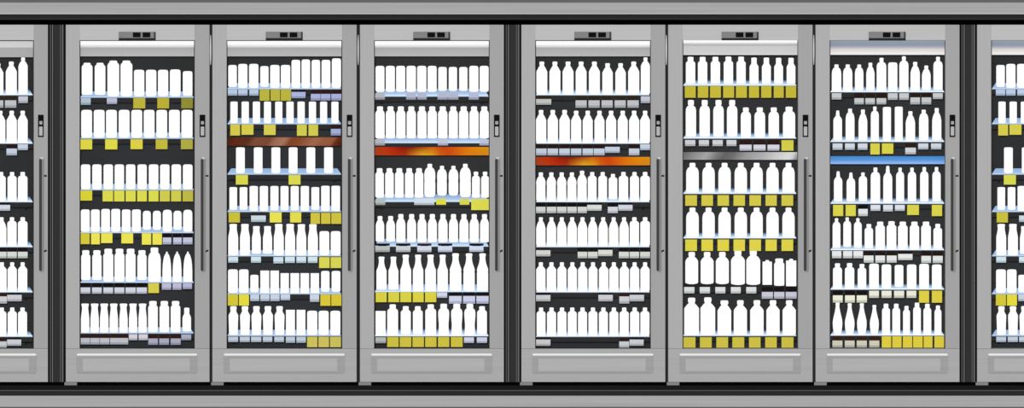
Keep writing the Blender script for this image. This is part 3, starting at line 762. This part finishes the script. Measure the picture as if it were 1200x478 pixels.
def make_shelf(d, ri, nrows, py, glass):
    ol, il, ir, orr = DOORS[d]
    l, r = il + 1.1, ir - 1.4
    if d == 5: r = ir - 2.2
    rise = RISE.get(d, 6.6) * PX
    which = 'bottom' if ri == nrows - 1 else ORD[ri]
    root, ro = FRIDGE[d]
    loc = (X((l + r) / 2) - ro[0], SHELF_Y - ro[1], Z(py) - ro[2])
    bm = bmesh.new()
    w, ins, th = (X(r) - X(l)) / 2, 4.2 * PX, .004
    top = [(-w, 0, 0), (w, 0, 0), (w - ins, SHELF_D, rise), (-w + ins, SHELF_D, rise)]
    a = [bm.verts.new(p) for p in top]
    b = [bm.verts.new((x, y, z - th)) for x, y, z in top]
    bm.faces.new(a); bm.faces.new(b[::-1])
    for k in range(4):
        bm.faces.new((a[k], b[k], b[(k + 1) % 4], a[(k + 1) % 4]))
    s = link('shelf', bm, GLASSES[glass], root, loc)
    s['label'] = ('dark metal' if glass == 'dark' else 'pale blue glass') + ' %s shelf' % which
    bm = bmesh.new(); add_box(bm, -w, w, -.006, .004, -.0052, -.0012, 0, 0)
    link('front_edge', bm, EDGE if glass != 'dark' else RAIL, s)
    bm = bmesh.new(); add_box(bm, -w, w, -.002, .006, -.032, -.0052, 0, 0)
    link('price_rail', bm, RAIL, s)
    for sx in (-1, 1):
        bm = bmesh.new()
        x = sx * (w - 8 * PX)
        vs = [(x - .004, .006, -.03), (x - .004, .006, -.006), (x - .004, SHELF_D, rise - .006), (x - .004, BACK_Y - SHELF_Y, rise - .006), (x - .004, BACK_Y - SHELF_Y, -.05)]
        A = [bm.verts.new(v) for v in vs]
        Bv = [bm.verts.new((v[0] + .008, v[1], v[2])) for v in vs]
        bm.faces.new(A); bm.faces.new(Bv[::-1])
        for k in range(5):
            bm.faces.new((A[k], Bv[k], Bv[(k + 1) % 5], A[(k + 1) % 5]))
        link('bracket', bm, RAIL, s)
    return which


def tag_mesh(w, h, col, two_tone):
    bm = bmesh.new()
    f = 0.0
    if two_tone:
        f = 0.32 * h
        add_box(bm, -w / 2, w / 2, 0, .004, 0, f, 1)
    add_box(bm, -w / 2, w / 2, 0, .004, f, h, 0)
    return bm


DOOR_ROWS = {}
for r in ROWS:
    DOOR_ROWS.setdefault(r[0], []).append(r)
for d, rows in sorted(DOOR_ROWS.items()):
    for ri, (dd, x0, y0, front, glass, items, tags) in enumerate(rows):
        PY = y0 + front / 8.0
        which = make_shelf(d, ri, len(rows), PY, glass)
        where = '%s shelf, %s' % (which, WHICH[d])
        slope = RISE.get(d, 6.6) * PX / SHELF_D
        ang = math.atan(slope)
        flat = sorted([(s[0], s[1], a, b, k) for k, a, b, sl in items for s in sl])
        n = len(flat)
        kinds = len({TYPES[f[4]][1] for f in flat})
        for i, (a, b, yt, yb, k) in enumerate(flat):
            name, words, cat, _ = TYPES[k]
            body, cap = unit_mesh(k)
            w = (b - a) / 8.0 * PX - .0012
            rad = w / 2
            pyb = min(y0 + yb / 8.0, PY - .25)
            h = (pyb - (y0 + yt / 8.0)) * PX
            yc = SHELF_Y + rad * math.cos(ang) + (PY - pyb) * PX / slope
            zc = Z(PY) + (yc - SHELF_Y) * slope + .0004
            o = bpy.data.objects.new(name, body)
            o.location = (X(x0 + (a + b) / 16.0), yc, zc)
            o.rotation_euler = (ang, 0, 0)
            o.scale = (rad, rad, (h + rad * math.sin(ang) * 0) / math.cos(ang))
            COL.objects.link(o)
            it = ' item ' if kinds > 1 else ' '
            pw = pos_words(i, n, d == 0)
            if kinds > 1:
                pw = pw.replace(' from', ' item from') if ' from' in pw else pw + ' item'
            tag(o, 'white %s, %s on %s' % (words, pw, where), cat, 'white %ss on %s' % (cat, where))
            if cap:
                c = bpy.data.objects.new('cap' if name != 'jar' else 'lid', cap)
                c.parent = o
                COL.objects.link(c)
        flat = sorted([(s[0], s[1], ta, tb, col, st) for col, ta, tb, sl, st in tags for s in sl])
        for fam in ('yellow', 'pale'):
            sub = [f for f in flat if (f[4][2] < 120) == (fam == 'yellow')]
            for i, (a, b, ta, tb, col, st) in enumerate(sub):
                w, h = (b - a) / 8.0 * PX, (tb - ta) / 8.0 * PX
                ty = SHELF_Y - .0125
                loc = (X(x0 + (a + b) / 16.0), ty, Z(y0 + tb / 8.0))
                g = 1.025 if fam == 'yellow' else 1.04
                col = (min(255, col[0] * g), min(255, (col[1] + (4 if fam == 'pale' else 0)) * g), min(255, col[2] * (g if fam == 'yellow' else 1.015)))
                low = tuple(v * .84 for v in col)
                if fam == 'yellow':
                    mats = [plain(col)]
                else:
                    mats = [plain(col), plain(low)]
                o = link('price_tag', tag_mesh(w, h, col, fam == 'pale'), mats, None, loc)
                pw = pos_words(i, len(sub), d == 0)
                if len(sub) == 1:
                    lab = 'only %s price tag under %s' % (fam, where)
                elif ' from' in pw:
                    nth, side = pw.split(' from ')
                    lab = '%s %s price tag from %s under %s' % (nth, fam, side, where)
                else:
                    lab = '%s %s price tag under %s' % (pw, fam, where)
                tag(o, lab, 'price tag', '%s price tags under %s' % (fam, where))
                if st:
                    h2 = (st[1] - st[0]) / 8.0 * PX
                    bm = bmesh.new()
                    add_box(bm, -w / 2, w / 2, .001, .0045, (tb - st[1]) / 8.0 * PX, (tb - st[0]) / 8.0 * PX)
                    add_box(bm, -w * .3, w * .3, .003, .0045, h * .8, (tb - st[1]) / 8.0 * PX + .001)
                    link('dark_header', bm, plain(st[2], .7, .02), o)
                # clip tying the tag to the rail
                bm = bmesh.new()
                add_box(bm, -.012, .012, .004, .0106, h - .006 if not st else h, h - .001 if not st else h + .006)
                link('clip', bm, RAIL, o)

# ------------------------------------------------------------------ setting: floor in front, wall behind
bm = bmesh.new()
add_box(bm, -5, 5, -6, 1.5, -.1, 0)
fl = link('floor', bm, brushed(60, True, .05)); fl['kind'] = 'structure'
bm = bmesh.new()
add_box(bm, -5, 5, .62, .72, 0, 3.2)
wl = link('wall_back', bm, plain(90)); wl['kind'] = 'structure'

# ------------------------------------------------------------------ light
w = bpy.data.worlds.new('shop_ambient')
S.world = w
w.use_nodes = True
w.node_tree.nodes['Background'].inputs[0].default_value = (1, 1, 1, 1)
w.node_tree.nodes['Background'].inputs[1].default_value = 0.24
sd = bpy.data.lights.new('shop_light', 'SUN')
sd.energy = math.pi * 0.85
sd.angle = math.radians(0.6)
so = bpy.data.objects.new('shop_light', sd)
so.rotation_euler = (math.radians(88.9), 0, math.radians(-0.6))
so.location = (0, -5, 2.5)
COL.objects.link(so)

# ------------------------------------------------------------------ camera
cd = bpy.data.cameras.new('camera')
cd.type = 'ORTHO'
cd.ortho_scale = 6.0
cd.clip_end = 50
co = bpy.data.objects.new('camera', cd)
co.location = (0, -6, Z(239))
co.rotation_euler = (math.pi / 2, 0, 0)
COL.objects.link(co)
S.camera = co
S.view_settings.view_transform = 'Standard'
S.view_settings.look = 'None'
S.view_settings.exposure = 0
S.cycles.transparent_max_bounces = 16
S.cycles.use_denoising = True
